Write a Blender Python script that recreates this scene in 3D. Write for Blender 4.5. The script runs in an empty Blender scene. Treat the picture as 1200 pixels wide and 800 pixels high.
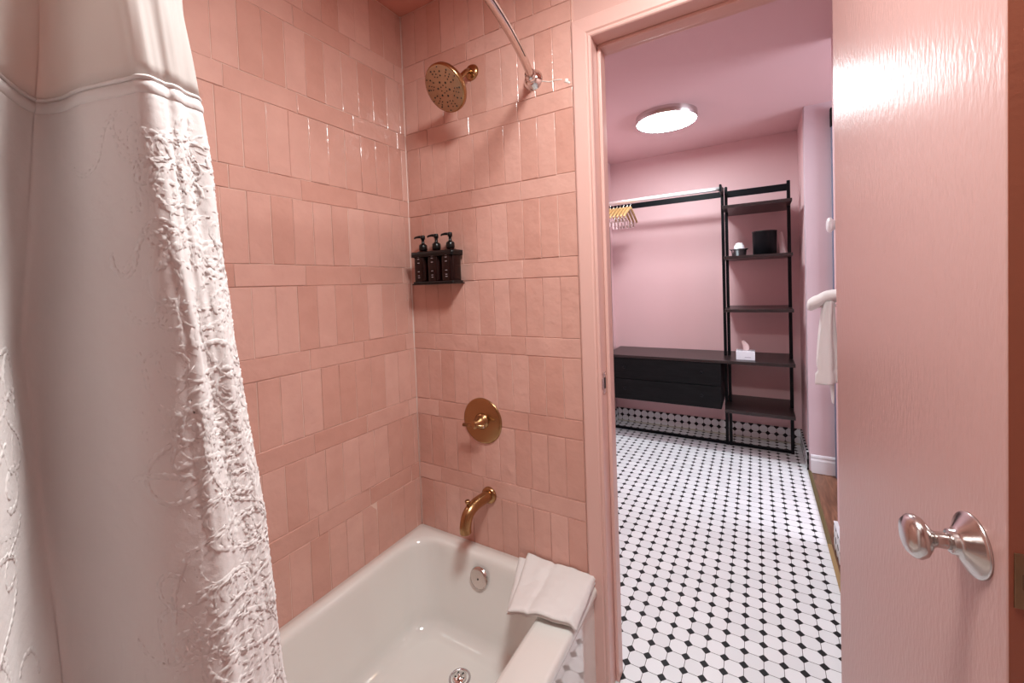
import bpy, math, random
from mathutils import Vector, Matrix, noise
random.seed(7)
COL = bpy.context.scene.collection
V = Vector
CAMZ = 1.35
YW = 1.26      # bathroom face of the doorway wall
XL = -1.247    # tiled long wall
CZ = 2.465     # ceiling

# ------------------------------------------------------------------ mesh builder
class MB:
    def __init__(s): s.v = []; s.f = []; s.sm = []
    def add(s, vs, fs, smooth=False):
        n = len(s.v); s.v += [tuple(v) for v in vs]
        s.f += [tuple(i + n for i in f) for f in fs]; s.sm += [smooth] * len(fs)
        return s
    def box(s, x0, x1, y0, y1, z0, z1, M=None):
        vs = [V((x, y, z)) for x in (x0, x1) for y in (y0, y1) for z in (z0, z1)]
        if M: vs = [M @ v for v in vs]
        return s.add(vs, [(0, 1, 3, 2), (4, 6, 7, 5), (0, 4, 5, 1), (2, 3, 7, 6), (0, 2, 6, 4), (1, 5, 7, 3)])
    def loops(s, L, closed=True, cap0=False, cap1=False, smooth=True):
        n = len(L[0]); vs = [p for l in L for p in l]; fs = []
        for i in range(len(L) - 1):
            for j in range(n if closed else n - 1):
                k = (j + 1) % n
                fs.append((i * n + j, i * n + k, (i + 1) * n + k, (i + 1) * n + j))
        if cap0: fs.append(tuple(range(n))[::-1])
        if cap1: fs.append(tuple((len(L) - 1) * n + j for j in range(n)))
        return s.add(vs, fs, smooth)
    def tube(s, pts, r, n=16, cap=True, flat=1.0):
        pts = [V(p) for p in pts]; rs = r if isinstance(r, (list, tuple)) else [r] * len(pts)
        T = []
        for i in range(len(pts)):
            a = pts[max(0, i - 1)]; b = pts[min(len(pts) - 1, i + 1)]; T.append((b - a).normalized())
        up = V((0, 0, 1)) if abs(T[0].z) < .9 else V((1, 0, 0))
        u = T[0].cross(up).normalized(); L = []
        for p, t, rr in zip(pts, T, rs):
            u = (u - t * u.dot(t)).normalized(); w = t.cross(u)
            L.append([p + (u * math.cos(2 * math.pi * k / n) + w * math.sin(2 * math.pi * k / n) * flat) * rr for k in range(n)])
        return s.loops(L, True, cap, cap)
    def lathe(s, prof, o, ax=(0, 0, 1), n=40, cap0=False, cap1=False, sq=None):
        ax = V(ax).normalized(); up = V((0, 0, 1)) if abs(ax.z) < .9 else V((0, 1, 0))
        u = up.cross(ax).normalized(); w = ax.cross(u); o = V(o)
        L = []
        for r, h in prof:
            ring = []
            for k in range(n):
                a = 2 * math.pi * k / n; m = 1.0
                ring.append(o + ax * h + (u * math.cos(a) + w * math.sin(a)) * r * m)
            L.append(ring)
        return s.loops(L, True, cap0, cap1)
    def build(s, name, mat, parent=None, base=None, bevel=0, seg=2, angle=None, mats=None):
        off = V((0, 0, 0))
        if parent is not None:
            q = parent
            while q is not None: off += q.location; q = q.parent
        elif base is not None: off = V(base)
        me = bpy.data.meshes.new(name)
        me.from_pydata([tuple(V(v) - off) for v in s.v], [], s.f)
        me.polygons.foreach_set('use_smooth', s.sm); me.update()
        me.materials.append(mat)
        o = bpy.data.objects.new(name, me); COL.objects.link(o)
        if parent is not None: o.parent = parent
        elif base is not None: o.location = base
        if bevel:
            b = o.modifiers.new('b', 'BEVEL'); b.width = bevel; b.segments = seg; b.limit_method = 'ANGLE'
            b.angle_limit = math.radians(angle or 40); b.harden_normals = False
            me.polygons.foreach_set('use_smooth', [True] * len(me.polygons))
            w = o.modifiers.new('w', 'WEIGHTED_NORMAL'); w.keep_sharp = True
        return o

def empty(name, loc):
    o = bpy.data.objects.new(name, None); COL.objects.link(o); o.location = loc; o.empty_display_size = .05
    return o
def tag(o, label=None, cat=None, group=None, kind=None):
    if label: o['label'] = label
    if cat: o['category'] = cat
    if group: o['group'] = group
    if kind: o['kind'] = kind
    return o
def struct(o, label=None, cat=None):
    return tag(o, label, cat, None, 'structure')
def copy_tree(o, parent=None):
    c = o.copy(); COL.objects.link(c); c.parent = parent
    for ch in [x for x in bpy.data.objects if x.parent == o]: copy_tree(ch, c)
    return c
def crom(P, n):
    out = []
    for i in range(len(P) - 1):
        a = P[max(0, i - 1)]; b = P[i]; c = P[i + 1]; d = P[min(len(P) - 1, i + 2)]
        for k in range(n):
            t = k / n
            out.append(.5 * ((2 * b) + (c - a) * t + (2 * a - 5 * b + 4 * c - d) * t * t + (3 * b - a - 3 * c + d) * t ** 3))
    out.append(P[-1].copy()); return out

# ------------------------------------------------------------------ materials
def new_mat(name):
    m = bpy.data.materials.new(name); m.use_nodes = True
    return m, m.node_tree.nodes, m.node_tree.links, m.node_tree.nodes['Principled BSDF']
def S(c):  # sRGB 0-255 -> linear
    return tuple(((x / 255) / 12.92 if x <= 10 else ((x / 255 + .055) / 1.055) ** 2.4) for x in c) + (1,)
def add_bump(m, N, L, B, scale, strength, dist, detail=3, stretch=None, chain=None):
    tc = N.new('ShaderNodeTexCoord'); mp = N.new('ShaderNodeMapping'); nz = N.new('ShaderNodeTexNoise'); b = N.new('ShaderNodeBump')
    L.new(tc.outputs['Object'], mp.inputs[0]); L.new(mp.outputs[0], nz.inputs['Vector'])
    if stretch: mp.inputs['Scale'].default_value = stretch
    nz.inputs['Scale'].default_value = scale; nz.inputs['Detail'].default_value = detail
    b.inputs['Strength'].default_value = strength; b.inputs['Distance'].default_value = dist
    L.new(nz.outputs['Fac'], b.inputs['Height'])
    if chain: L.new(chain.outputs[0], b.inputs['Normal'])
    L.new(b.outputs[0], B.inputs['Normal'])
    return b
def simple(name, col, rough=.5, metal=0, bump=None, coat=0, spec=None, stretch=None):
    m, N, L, B = new_mat(name)
    B.inputs['Base Color'].default_value = col if len(col) == 4 else (*col, 1)
    B.inputs['Roughness'].default_value = rough; B.inputs['Metallic'].default_value = metal
    B.inputs['Coat Weight'].default_value = coat; B.inputs['Coat Roughness'].default_value = .08
    if spec is not None: B.inputs['Specular IOR Level'].default_value = spec
    if bump: add_bump(m, N, L, B, *bump, stretch=stretch)
    return m

def mat_tile():
    m, N, L, B = new_mat('glazed_pink_tile')
    g = N.new('ShaderNodeNewGeometry'); cr = N.new('ShaderNodeValToRGB')
    L.new(g.outputs['Random Per Island'], cr.inputs['Fac'])
    e = cr.color_ramp.elements
    e[0].color = (.63, .335, .268, 1); e[1].color = (.73, .435, .365, 1)
    a = e.new(.35); a.color = (.66, .368, .300, 1); a = e.new(.7); a.color = (.695, .400, .332, 1)
    tc = N.new('ShaderNodeTexCoord'); nz = N.new('ShaderNodeTexNoise'); nz.inputs['Scale'].default_value = 14; nz.inputs['Detail'].default_value = 4
    L.new(tc.outputs['Object'], nz.inputs['Vector'])
    mx = N.new('ShaderNodeMixRGB'); mx.blend_type = 'MULTIPLY'; mx.inputs[0].default_value = .35
    rr = N.new('ShaderNodeValToRGB'); rr.color_ramp.elements[0].position = .3; rr.color_ramp.elements[1].position = .7
    rr.color_ramp.elements[0].color = (.8, .74, .72, 1); rr.color_ramp.elements[1].color = (1, 1, 1, 1)
    L.new(nz.outputs['Fac'], rr.inputs['Fac']); L.new(cr.outputs[0], mx.inputs[1]); L.new(rr.outputs[0], mx.inputs[2])
    L.new(mx.outputs[0], B.inputs['Base Color'])
    B.inputs['Roughness'].default_value = .17; B.inputs['Specular IOR Level'].default_value = .5
    b1 = N.new('ShaderNodeBump'); n1 = N.new('ShaderNodeTexNoise'); n1.inputs['Scale'].default_value = 22; n1.inputs['Detail'].default_value = 2
    ad = N.new('ShaderNodeVectorMath'); ad.operation = 'ADD'; cx = N.new('ShaderNodeCombineXYZ')
    ml = N.new('ShaderNodeMath'); ml.operation = 'MULTIPLY'; ml.inputs[1].default_value = 40; L.new(g.outputs['Random Per Island'], ml.inputs[0])
    L.new(ml.outputs[0], cx.inputs[0]); L.new(ml.outputs[0], cx.inputs[1]); L.new(tc.outputs['Object'], ad.inputs[0]); L.new(cx.outputs[0], ad.inputs[1])
    L.new(ad.outputs[0], n1.inputs['Vector']); L.new(n1.outputs['Fac'], b1.inputs['Height'])
    b1.inputs['Strength'].default_value = .8; b1.inputs['Distance'].default_value = .005
    b2 = N.new('ShaderNodeBump'); n2 = N.new('ShaderNodeTexNoise'); n2.inputs['Scale'].default_value = 130; n2.inputs['Detail'].default_value = 3
    L.new(ad.outputs[0], n2.inputs['Vector']); L.new(n2.outputs['Fac'], b2.inputs['Height'])
    b2.inputs['Strength'].default_value = .45; b2.inputs['Distance'].default_value = .0010
    L.new(b1.outputs[0], b2.inputs['Normal']); L.new(b2.outputs[0], B.inputs['Normal'])
    return m

def mat_mosaic(name, ax, ph=(0, 0), p=.06, s_=.25):
    """white octagons with small black squares at their corners; ax = the two object axes"""
    m, N, L, B = new_mat(name)
    tc = N.new('ShaderNodeTexCoord'); sp = N.new('ShaderNodeSeparateXYZ'); L.new(tc.outputs['Object'], sp.inputs[0])
    def M(op, a, b=None, c=None):
        n = N.new('ShaderNodeMath'); n.operation = op
        for i, q in enumerate((a, b, c)):
            if q is None: continue
            if isinstance(q, (int, float)): n.inputs[i].default_value = q
            else: L.new(q, n.inputs[i])
        return n.outputs[0]
    u = M('DIVIDE', M('SUBTRACT', sp.outputs[ax[0]], ph[0]), p); v = M('DIVIDE', M('SUBTRACT', sp.outputs[ax[1]], ph[1]), p)
    fu = M('SUBTRACT', M('FRACT', M('ADD', u, .5)), .5); fv = M('SUBTRACT', M('FRACT', M('ADD', v, .5)), .5)   # 0 at a dot
    au = M('ABSOLUTE', fu); av = M('ABSOLUTE', fv)
    dsum = M('ADD', au, av)
    dot = M('LESS_THAN', dsum, s_)
    dgr = M('LESS_THAN', dsum, s_ + .024)
    line = M('LESS_THAN', M('MINIMUM', au, av), .016)
    gr = M('MAXIMUM', dgr, line)
    # per-tile value
    cx = N.new('ShaderNodeCombineXYZ'); L.new(M('FLOOR', u), cx.inputs[0]); L.new(M('FLOOR', v), cx.inputs[1])
    wn = N.new('ShaderNodeTexWhiteNoise'); wn.noise_dimensions = '2D'; L.new(cx.outputs[0], wn.inputs['Vector'])
    cr = N.new('ShaderNodeValToRGB'); cr.color_ramp.elements[0].color = (.75, .77, .79, 1); cr.color_ramp.elements[1].color = (.83, .85, .87, 1)
    L.new(wn.outputs['Value'], cr.inputs['Fac'])
    m1 = N.new('ShaderNodeMixRGB'); L.new(gr, m1.inputs[0]); L.new(cr.outputs[0], m1.inputs[1]); m1.inputs[2].default_value = (.07, .066, .063, 1)
    m2 = N.new('ShaderNodeMixRGB'); L.new(dot, m2.inputs[0]); L.new(m1.outputs[0], m2.inputs[1]); m2.inputs[2].default_value = (.003, .003, .004, 1)
    L.new(m2.outputs[0], B.inputs['Base Color'])
    B.inputs['Specular IOR Level'].default_value = .35
    h = M('SUBTRACT', 1, M('SUBTRACT', gr, dot)); b = N.new('ShaderNodeBump'); b.inputs['Strength'].default_value = .5; b.inputs['Distance'].default_value = .0008
    L.new(h, b.inputs['Height']); L.new(b.outputs[0], B.inputs['Normal'])
    r = N.new('ShaderNodeMixRGB'); L.new(gr, r.inputs[0]); r.inputs[1].default_value = (.28,) * 3 + (1,); r.inputs[2].default_value = (.55,) * 3 + (1,)
    L.new(r.outputs[0], B.inputs['Roughness'])
    return m

def mat_wood(name, c0, c1, scale=(1, 12, 12), rough=.4):
    m, N, L, B = new_mat(name)
    tc = N.new('ShaderNodeTexCoord'); mp = N.new('ShaderNodeMapping'); mp.inputs['Scale'].default_value = scale
    nz = N.new('ShaderNodeTexNoise'); nz.inputs['Scale'].default_value = 4; nz.inputs['Detail'].default_value = 8; nz.inputs['Distortion'].default_value = 1.2
    cr = N.new('ShaderNodeValToRGB'); cr.color_ramp.elements[0].position = .3; cr.color_ramp.elements[1].position = .7
    cr.color_ramp.elements[0].color = (*c0, 1); cr.color_ramp.elements[1].color = (*c1, 1)
    L.new(tc.outputs['Object'], mp.inputs[0]); L.new(mp.outputs[0], nz.inputs['Vector']); L.new(nz.outputs['Fac'], cr.inputs['Fac'])
    L.new(cr.outputs[0], B.inputs['Base Color']); B.inputs['Roughness'].default_value = rough
    b = N.new('ShaderNodeBump'); b.inputs['Strength'].default_value = .15; b.inputs['Distance'].default_value = .001
    L.new(nz.outputs['Fac'], b.inputs['Height']); L.new(b.outputs[0], B.inputs['Normal'])
    return m
def mat_cloth(name, col, trans, rough=.85, weave=900, terry=None, sheer=0):
    m, N, L, B = new_mat(name)
    B.inputs['Base Color'].default_value = (*col, 1); B.inputs['Roughness'].default_value = rough
    B.inputs['Specular IOR Level'].default_value = .15
    B.inputs['Sheen Weight'].default_value = .15
    if terry: add_bump(m, N, L, B, terry[0], terry[1], terry[2], detail=5)
    out = N['Material Output']
    last = B.outputs[0]
    if trans:
        t = N.new('ShaderNodeBsdfTranslucent'); t.inputs['Color'].default_value = (*[min(1, c * 1.02) for c in col], 1)
        mx = N.new('ShaderNodeMixShader'); mx.inputs[0].default_value = trans
        L.new(last, mx.inputs[1]); L.new(t.outputs[0], mx.inputs[2]); last = mx.outputs[0]
    if sheer:
        t = N.new('ShaderNodeBsdfTransparent'); mx = N.new('ShaderNodeMixShader'); mx.inputs[0].default_value = sheer
        L.new(last, mx.inputs[1]); L.new(t.outputs[0], mx.inputs[2]); last = mx.outputs[0]
    L.new(last, out.inputs['Surface'])
    return m
def mat_emit(name, col, s):
    m, N, L, B = new_mat(name)
    B.inputs['Base Color'].default_value = (.9, .9, .9, 1)
    B.inputs['Emission Color'].default_value = (*col, 1); B.inputs['Emission Strength'].default_value = s
    return m

TILE = mat_tile()
GROUT = simple('pink_grout', (.74, .52, .44), .8, bump=(300, .3, .0006))
CAULK = simple('white_caulk', (.80, .66, .60), .5)
PLASTER = simple('white_plaster', (.85, .78, .72), .7, bump=(120, .6, .002))
PAINT = simple('salmon_pink_paint', (.66, .40, .345), .42, bump=(180, .22, .0012))
PAINT_C = simple('matte_pink_paint', (.66, .325, .262), .60, bump=(160, .2, .0010))
TRIM = simple('glossy_salmon_trim_paint', (.70, .425, .37), .28, bump=(60, .25, .0010), stretch=(3, 3, .6))
DOORP = simple('glossy_salmon_door_paint', (.55, .325, .290), .30, bump=(85, .48, .0015), stretch=(1.9, 1.9, .55))
CLOS = simple('rose_pink_wall_paint', (.71, .462, .472), .6, bump=(140, .25, .0012))
LILAC = simple('lilac_wall_paint', (.58, .46, .50), .6, bump=(140, .25, .0012))
WHITE_BB = simple('pale_grey_gloss_paint', (.68, .70, .74), .35)
MOS_F = mat_mosaic('octagon_mosaic', (0, 1), (0, .0059))
MOS_B = mat_mosaic('octagon_mosaic_back', (0, 2), (.0, .001), s_=.30)
MOS_S = mat_mosaic('octagon_mosaic_side', (1, 2), (.02, .001), s_=.30)
WOODF = mat_wood('brown_wood_floor', (.10, .042, .022), (.24, .11, .06), (10, 1.2, 10), .35)
BRASS_STRIP = simple('aged_brass', (.20, .16, .07), .45, .6, bump=(200, .3, .0006))
PORC = simple('glossy_white_porcelain', (.80, .775, .735), .06, coat=.8, spec=.6); PORC.node_tree.nodes['Principled BSDF'].inputs['Coat Roughness'].default_value = .02
GOLD = simple('brushed_gold', (.42, .25, .12), .27, 1, bump=(900, .06, .0003))
GOLDF = simple('matte_gold_face', (.42, .28, .17), .42, .7)
CHROME = simple('chrome', (.82, .80, .79), .08, 1)
NICKEL = simple('brushed_nickel', (.60, .56, .54), .22, 1, bump=(500, .08, .0003))
SATIN = simple('satin_aluminium', (.66, .58, .54), .25, 1)
RUBBER = simple('black_rubber', (.012, .010, .009), .5)
BLACKP = simple('black_plastic', (.004, .004, .0045), .28, spec=.35)
BLACKM = simple('black_powder_coat', (.003, .0035, .005), .4, spec=.15)
BLACKW = mat_wood('black_stained_wood', (.003, .003, .0035), (.008, .008, .009), (1.5, 14, 14), .55); BLACKW.node_tree.nodes['Principled BSDF'].inputs['Specular IOR Level'].default_value = .15
DARKTOP = mat_wood('dark_brown_black_board', (.012, .007, .007), (.026, .015, .015), (1.5, 14, 14), .33)
TOWEL = mat_cloth('white_terry', (.82, .79, .77), 0, .95, terry=(420, .9, .002))
CURT = mat_cloth('white_embroidered_cotton', (.84, .775, .755), .10, .85, terry=(75, .55, .0022))
SHEER = mat_cloth('sheer_white_voile', (.86, .81, .78), .50, .6, sheer=.10)
HANGW = mat_wood('pale_hanger_wood', (.32, .16, .055), (.48, .28, .11), (6, 6, 1), .35)
STEEL = simple('steel', (.62, .62, .65), .25, 1)
WHITEP = simple('white_plastic', (.84, .83, .84), .35)
PAPER = simple('white_paper_card', (.78, .80, .86), .6)
PINKT = simple('pale_pink_tissue', (.86, .70, .68), .8)
AMBER = simple('dark_amber_plastic', (.010, .002, .002), .14, spec=.35)
PRINT = simple('white_print', (.42, .36, .38), .5)
BLUEG = simple('slate_blue_paint', (.13, .15, .22), .5)
BRASSO = simple('worn_brass', (.30, .20, .12), .35, 1, bump=(80, .5, .001))
EM_C = mat_emit('lit_diffuser_cool', (.86, .97, 1.0), 60.0)
EM_B = mat_emit('lit_diffuser_warm', (.93, .98, .97), 87.0)

# ------------------------------------------------------------------ room shell
struct(MB().box(XL - .1, .29, -1.3, 3.98, -.1, 0).build('floor', MOS_F))
struct(MB().box(.29, 1.5, -1.3, 1.38, -.1, 0).build('floor', MOS_F))
struct(MB().box(.29, 2.6, 1.38, 3.46, -.1, -.002).build('floor', WOODF))
struct(MB().box(XL - .1, 1.5, -1.3, 1.38, CZ, CZ + .1).build('ceiling', simple('deep_salmon_ceiling_paint', (.72, .30, .225), .6)))
struct(MB().box(XL - .1, 2.7, 1.38, 3.98, CZ, CZ + .1).build('ceiling', CLOS))

# doorway wall (tile face sits on it), opening x -.42 .. .18, head 2.113
OL, ORR, OH = -.440, .214, 2.121
w = MB(); w.box(XL - .1, OL, YW, 1.38, 0, CZ); w.box(ORR, 2.6, YW, 1.38, 0, CZ); w.box(OL, ORR, YW, 1.38, OH, CZ)
struct(w.build('wall_back', PAINT))
struct(MB().box(XL - .1, XL, -1.3, 1.26, 0, CZ).build('wall_left', PAINT))
struct(MB().box(XL - .1, -.49, -.36, -.26, 0, CZ).build('wall_tub_end', PAINT))
WHITEWALL = simple('pale_pink_wall_paint', (.66, .405, .35), .6)
struct(MB().box(1.3, 1.4, -1.3, 1.26, 0, CZ).build('wall_right', WHITEWALL))
struct(MB().box(XL, 1.4, -1.3, -1.2, 0, CZ).build('wall_front', WHITEWALL))
# closet
struct(MB().box(-1.29, -1.19, 1.38, 3.88, 0, CZ).build('wall_left', CLOS))
struct(MB().box(-1.29, .39, 3.88, 3.98, 0, CZ).build('wall_back', CLOS))
struct(MB().box(.292, .40, 3.465, 3.88, 0, CZ).build('wall_right', CLOS))
struct(MB().box(.292, 2.6, 3.365, 3.465, 0, CZ).build('wall_back', LILAC))
struct(MB().box(.325, .40, 1.38, 2.475, 0, CZ).build('wall_right', CLOS))
struct(MB().box(2.5, 2.6, 1.38, 3.365, 0, CZ).build('wall_right', LILAC))

# tile walls ----------------------------------------------------------
PER = .2727; BAND0 = 1.3705
def tile_face(name, fn, u0, u1, z0, z1, anchor, bshift, seed):
    """fn(u, z, h) -> world point; individually set tiles, clipped to u0..u1, z0..z1"""
    rnd = random.Random(seed); g = MB(); b = MB()
    hh = .0024
    def tile(a, c, lo, hi):
        a, c, lo, hi = max(a, u0), min(c, u1), max(lo, z0), min(hi, z1)
        if c - a < .004 or hi - lo < .004: return
        j = .0009; a += j; c -= j; lo += j; hi -= j; e = .0016
        jit = lambda: rnd.uniform(-.0005, .0005)
        a += jit() ; c += jit(); lo += jit(); hi += jit()
        base = [(a, lo), (c, lo), (c, hi), (a, hi)]; top = [(a + e, lo + e), (c - e, lo + e), (c - e, hi - e), (a + e, hi - e)]
        lift = rnd.uniform(-.0003, .0006); tx, ty = rnd.gauss(0, .0005), rnd.gauss(0, .0006)
        hs = [hh + lift + sx * tx + sy * ty for sx, sy in ((-1, -1), (1, -1), (1, 1), (-1, 1))]
        vs = [fn(u, z, 0) for u, z in base] + [fn(u, z, h * .75) for (u, z), h in zip(base, hs)] + [fn(u, z, h + .0004) for (u, z), h in zip(top, hs)]
        fs = [(8, 9, 10, 11)] + [(i, (i + 1) % 4, 4 + (i + 1) % 4, 4 + i) for i in range(4)] + [(4 + i, 4 + (i + 1) % 4, 8 + (i + 1) % 4, 8 + i) for i in range(4)]
        g.add(vs, fs, False)
    k0 = math.floor((z0 - BAND0) / PER) - 1
    for k in range(k0, k0 + 12):
        zb = BAND0 + k * PER
        if zb > z1: break
        # horizontal course
        n = 0; c = anchor + bshift
        x = c + .2085 * 3
        while x > u0: tile(x - .2085, x, zb, zb + .066); x -= .2085
        x = anchor + .067 * 3
        while x > u0: tile(x - .067, x, zb + .066, zb + PER); x -= .067
    b.add([fn(u0, z0, .0003), fn(u1, z0, .0003), fn(u1, z1, .0003), fn(u0, z1, .0003)], [(0, 1, 2, 3)])
    return g, b
TB = .34
g, b = tile_face('t', lambda u, z, h: (u, YW - .006 - h, z), XL, -.4945, TB, CZ, -.4995, -.0005, 3)
tw = g.build('wall_tile_back', TILE); struct(tw)
gw = MB().box(XL, -.4945, YW - .006, YW, TB, CZ).build('wall_grout_back', GROUT); struct(gw)
g, b = tile_face('t', lambda u, z, h: (XL + .0 + h, u, z), -.26, YW - .006, TB, CZ, 1.2245, -.02, 5)
struct(g.build('wall_tile_left', TILE))
g2 = MB().box(XL - .004, XL + .0006, -.26, YW, TB, CZ).build('wall_grout_left', GROUT); struct(g2)
struct(MB().tube([(XL + .002, YW - .008, TB + .015), (XL + .002, YW - .008, CZ)], .0035, 8).build('trim_corner_sealant', CAULK))
# chipped white plaster beside the rod flange
cp = MB()
def blob(cx, cz, r, k=9, seed=0):
    rnd = random.Random(seed); ring = [(cx + math.cos(2 * math.pi * i / k) * r * rnd.uniform(.6, 1.2), cz + math.sin(2 * math.pi * i / k) * r * rnd.uniform(.6, 1.2)) for i in range(k)]
    y0 = YW - .0085; y1 = YW - .0105
    cp.loops([[V((x, y0 + .002, z)) for x, z in ring], [V((x, y1 + .0015, z)) for x, z in ring], [V((cx + (x - cx) * .6, y1, cz + (z - cz) * .6)) for x, z in ring]], True, False, True)
blob(-.520, 2.004, .008, seed=1); blob(-.512, 1.996, .005, seed=2)
cp.tube([(-.607, YW - .009, 2.027), (-.580, YW - .009, 2.017), (-.556, YW - .009, 2.017), (-.536, YW - .009, 2.012)], [.0018, .0018, .0012, .0018], 8)
struct(cp.build('trim_chipped_plaster', PLASTER))

# door casing, jamb and stop ------------------------------------------------
def casing_profile():   # (across from inner edge outward, proud of wall)
    return [(0, 0), (0, .013), (.003, .0165), (.008, .0175), (.011, .0145), (.014, .0145), (.018, .018), (.058, .020), (.062, .018), (.062, 0)]
IL, IR, IH = -.432, .206, 2.113
def casing(side):
    m = MB(); P = casing_profile(); L = []
    y = YW
    if side == 'L':
        L = [[V((IL - a, y - h, 0)) for a, h in P], [V((IL - a, y - h, IH + a)) for a, h in P]]
    elif side == 'R':
        L = [[V((IR + a, y - h, IH + a)) for a, h in P], [V((IR + a, y - h, 0)) for a, h in P]]
    else:
        L = [[V((IL - a, y - h, IH + a)) for a, h in P], [V((IR + a, y - h, IH + a)) for a, h in P]]
    m.loops(L, True, True, True, smooth=False); return m
struct(casing('L').build('trim_1', TRIM)); struct(casing('T').build('trim_2', TRIM)); struct(casing('R').build('trim_3', TRIM))
j = MB(); j.box(IL - .008, IL, YW - .001, 1.382, 0, IH); j.box(IR, IR + .008, YW - .001, 1.382, 0, IH); j.box(IL - .008, IR + .008, YW - .001, 1.382, IH, IH + .008)
struct(j.build('trim_4', TRIM, bevel=.0015))
st = MB(); st.box(IL, IL + .012, 1.300, 1.345, 0, IH - .012); st.box(IR - .012, IR, 1.300, 1.345, 0, IH - .012); st.box(IL, IR, 1.300, 1.345, IH - .012, IH)
struct(st.build('trim_5', TRIM, bevel=.003))
sp_ = MB(); sp_.box(IL - .001, IL + .0016, 1.262, 1.292, .985, 1.055)
sp_.box(IL - .0, IL + .0016, 1.252, 1.264, 1.003, 1.037)
spo = tag(sp_.build('strike_plate', SATIN, base=(IL, 1.277, 1.02), bevel=.0008), 'small worn metal strike plate let into the left door jamb', 'strike plate')
h_ = MB(); h_.box(IL + .001, IL + .0022, 1.270, 1.284, 1.002, 1.038); h_.build('latch_hole', RUBBER, spo)
h_ = MB(); h_.lathe([(.0, .0022), (.003, .002), (.0035, .001)], (IL, 1.277, .993), (1, 0, 0), 12); h_.build('screw', STEEL, spo)
h_ = MB(); h_.lathe([(.0, .0022), (.003, .002), (.0035, .001)], (IL, 1.277, 1.047), (1, 0, 0), 12); h_.build('screw', STEEL, spo)

# closet baseboards ---------------------------------------------------------
struct(MB().box(-1.19, .29, 3.868, 3.88, 0, .123).build('baseboard_back', MOS_B))
struct(MB().box(.280, .292, 3.38, 3.868, 0, .123).build('baseboard_right', MOS_S))
struct(MB().box(-1.19, -1.178, 1.38, 3.868, 0, .123).build('baseboard_left', MOS_S))
struct(MB().box(.309, .325, 1.38, 2.475, 0, .123).build('baseboard_right', MOS_S))
struct(MB().box(.309, .325, 1.38, 2.478, .123, .129).build('trim_6', PAPER))
struct(MB().box(-1.178, .28, 3.860, 3.868, 0, .010).build('trim_7', simple('pale_metal_trim', (.6, .58, .5), .3, .6)))
bb = MB(); bb.loops([[V((x, 3.365, 0)), V((x, 3.350, 0)), V((x, 3.350, .085)), V((x, 3.357, .100)), V((x, 3.352, .108)), V((x, 3.355, .118)), V((x, 3.365, .122))] for x in (.300, 2.5)], True, True, True, False)
struct(bb.build('baseboard_lilac_room', WHITE_BB))
struct(MB().box(.283, .303, 2.478, 3.375, -.01, .007).build('trim_8', BRASS_STRIP, bevel=.002))
struct(MB().box(.283, .300, 1.5, 2.478, -.01, .006).build('trim_9', simple('raw_brown_wood_strip', (.36, .23, .10), .6)))

# door ------------------------------------------------------------------
dv = V((.083, -.56, 0)).normalized(); dn = V((-dv.y, dv.x, 0)); dn = -dn if dn.x > 0 else dn
HG = V((.168, 1.262, 0)); DW = .569
def DP(a, off, z): return HG + dv * a + dn * off + V((0, 0, z))
dm = MB()
dm.add([DP(a, o, z) for a in (0.002, DW) for o in (0, -.035) for z in (.012, 2.10)],
       [(0, 1, 3, 2), (4, 6, 7, 5), (0, 4, 5, 1), (2, 3, 7, 6), (0, 2, 6, 4), (1, 5, 7, 3)])
EDGE = simple('shaded_edge_red_brown', (.30, .085, .045), .5, bump=(120, .3, .001))  # edge faces away from the light; its shade is put into this colour
door = struct(dm.build('door_1', DOORP, base=tuple(HG), bevel=.002))
em = MB(); em.add([DP(DW + .0006, -.0015, .014), DP(DW + .0006, -.0335, .014), DP(DW + .0006, -.0335, 2.098), DP(DW + .0006, -.0015, 2.098), DP(DW - .001, -.0015, .014), DP(DW - .001, -.0335, .014), DP(DW - .001, -.0335, 2.098), DP(DW - .001, -.0015, 2.098)],
    [(0, 1, 2, 3), (0, 4, 5, 1), (3, 2, 6, 7), (0, 3, 7, 4), (1, 5, 6, 2)])
tag(em.build('door_edge', EDGE, door), 'door edge with its shade painted in as red brown')
KA, KZ = .5075, .982
kb = DP(KA, 0, KZ)
ro = MB(); ro.lathe([(.0, 0), (.0405, 0), (.0405, .002), (.0395, .0035), (.036, .0045), (.020, .0155), (.0155, .0185), (.0155, .0235), (.0135, .0245), (.0, .0245)], kb, dn, 64)
kn = MB(); kn.lathe([(.0, .022), (.0105, .022), (.0105, .030), (.0100, .038), (.0115, .042), (.018, .0465), (.0255, .0525), (.0285, .0585), (.0275, .064), (.022, .0695), (.012, .0725), (.003, .0732), (.0, .0732)], kb, dn, 64)
kobj = kn.build('door_knob', NICKEL, door)
ro.build('rosette', NICKEL, kobj)
lp = MB(); lp.add([DP(DW + o2, o, z) for o2 in (.0004, .0024) for o in (-.0055, -.0305) for z in (KZ - .036, KZ + .030)],
       [(0, 1, 3, 2), (4, 6, 7, 5), (0, 4, 5, 1), (2, 3, 7, 6), (0, 2, 6, 4), (1, 5, 7, 3)])
lpo = lp.build('latch_plate', BRASSO, door, bevel=.0006)
lb = MB(); lb.add([DP(DW + a, o, z) for a, o in ((.001, -.012), (.009, -.0125), (.002, -.024), (.001, -.024)) for z in (KZ - .012, KZ + .006)],
       [(0, 2, 3, 1), (2, 4, 5, 3), (4, 6, 7, 5), (0, 6, 4, 2), (1, 3, 5, 7)])
lb.build('latch_bolt', SATIN, lpo)
for z in (.25, 1.05, 1.85):
    hm = MB(); hm.tube([DP(.004, -.040, z - .04), DP(.004, -.040, z + .04)], .005, 12); hm.build('hinge', TRIM, door)

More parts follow.
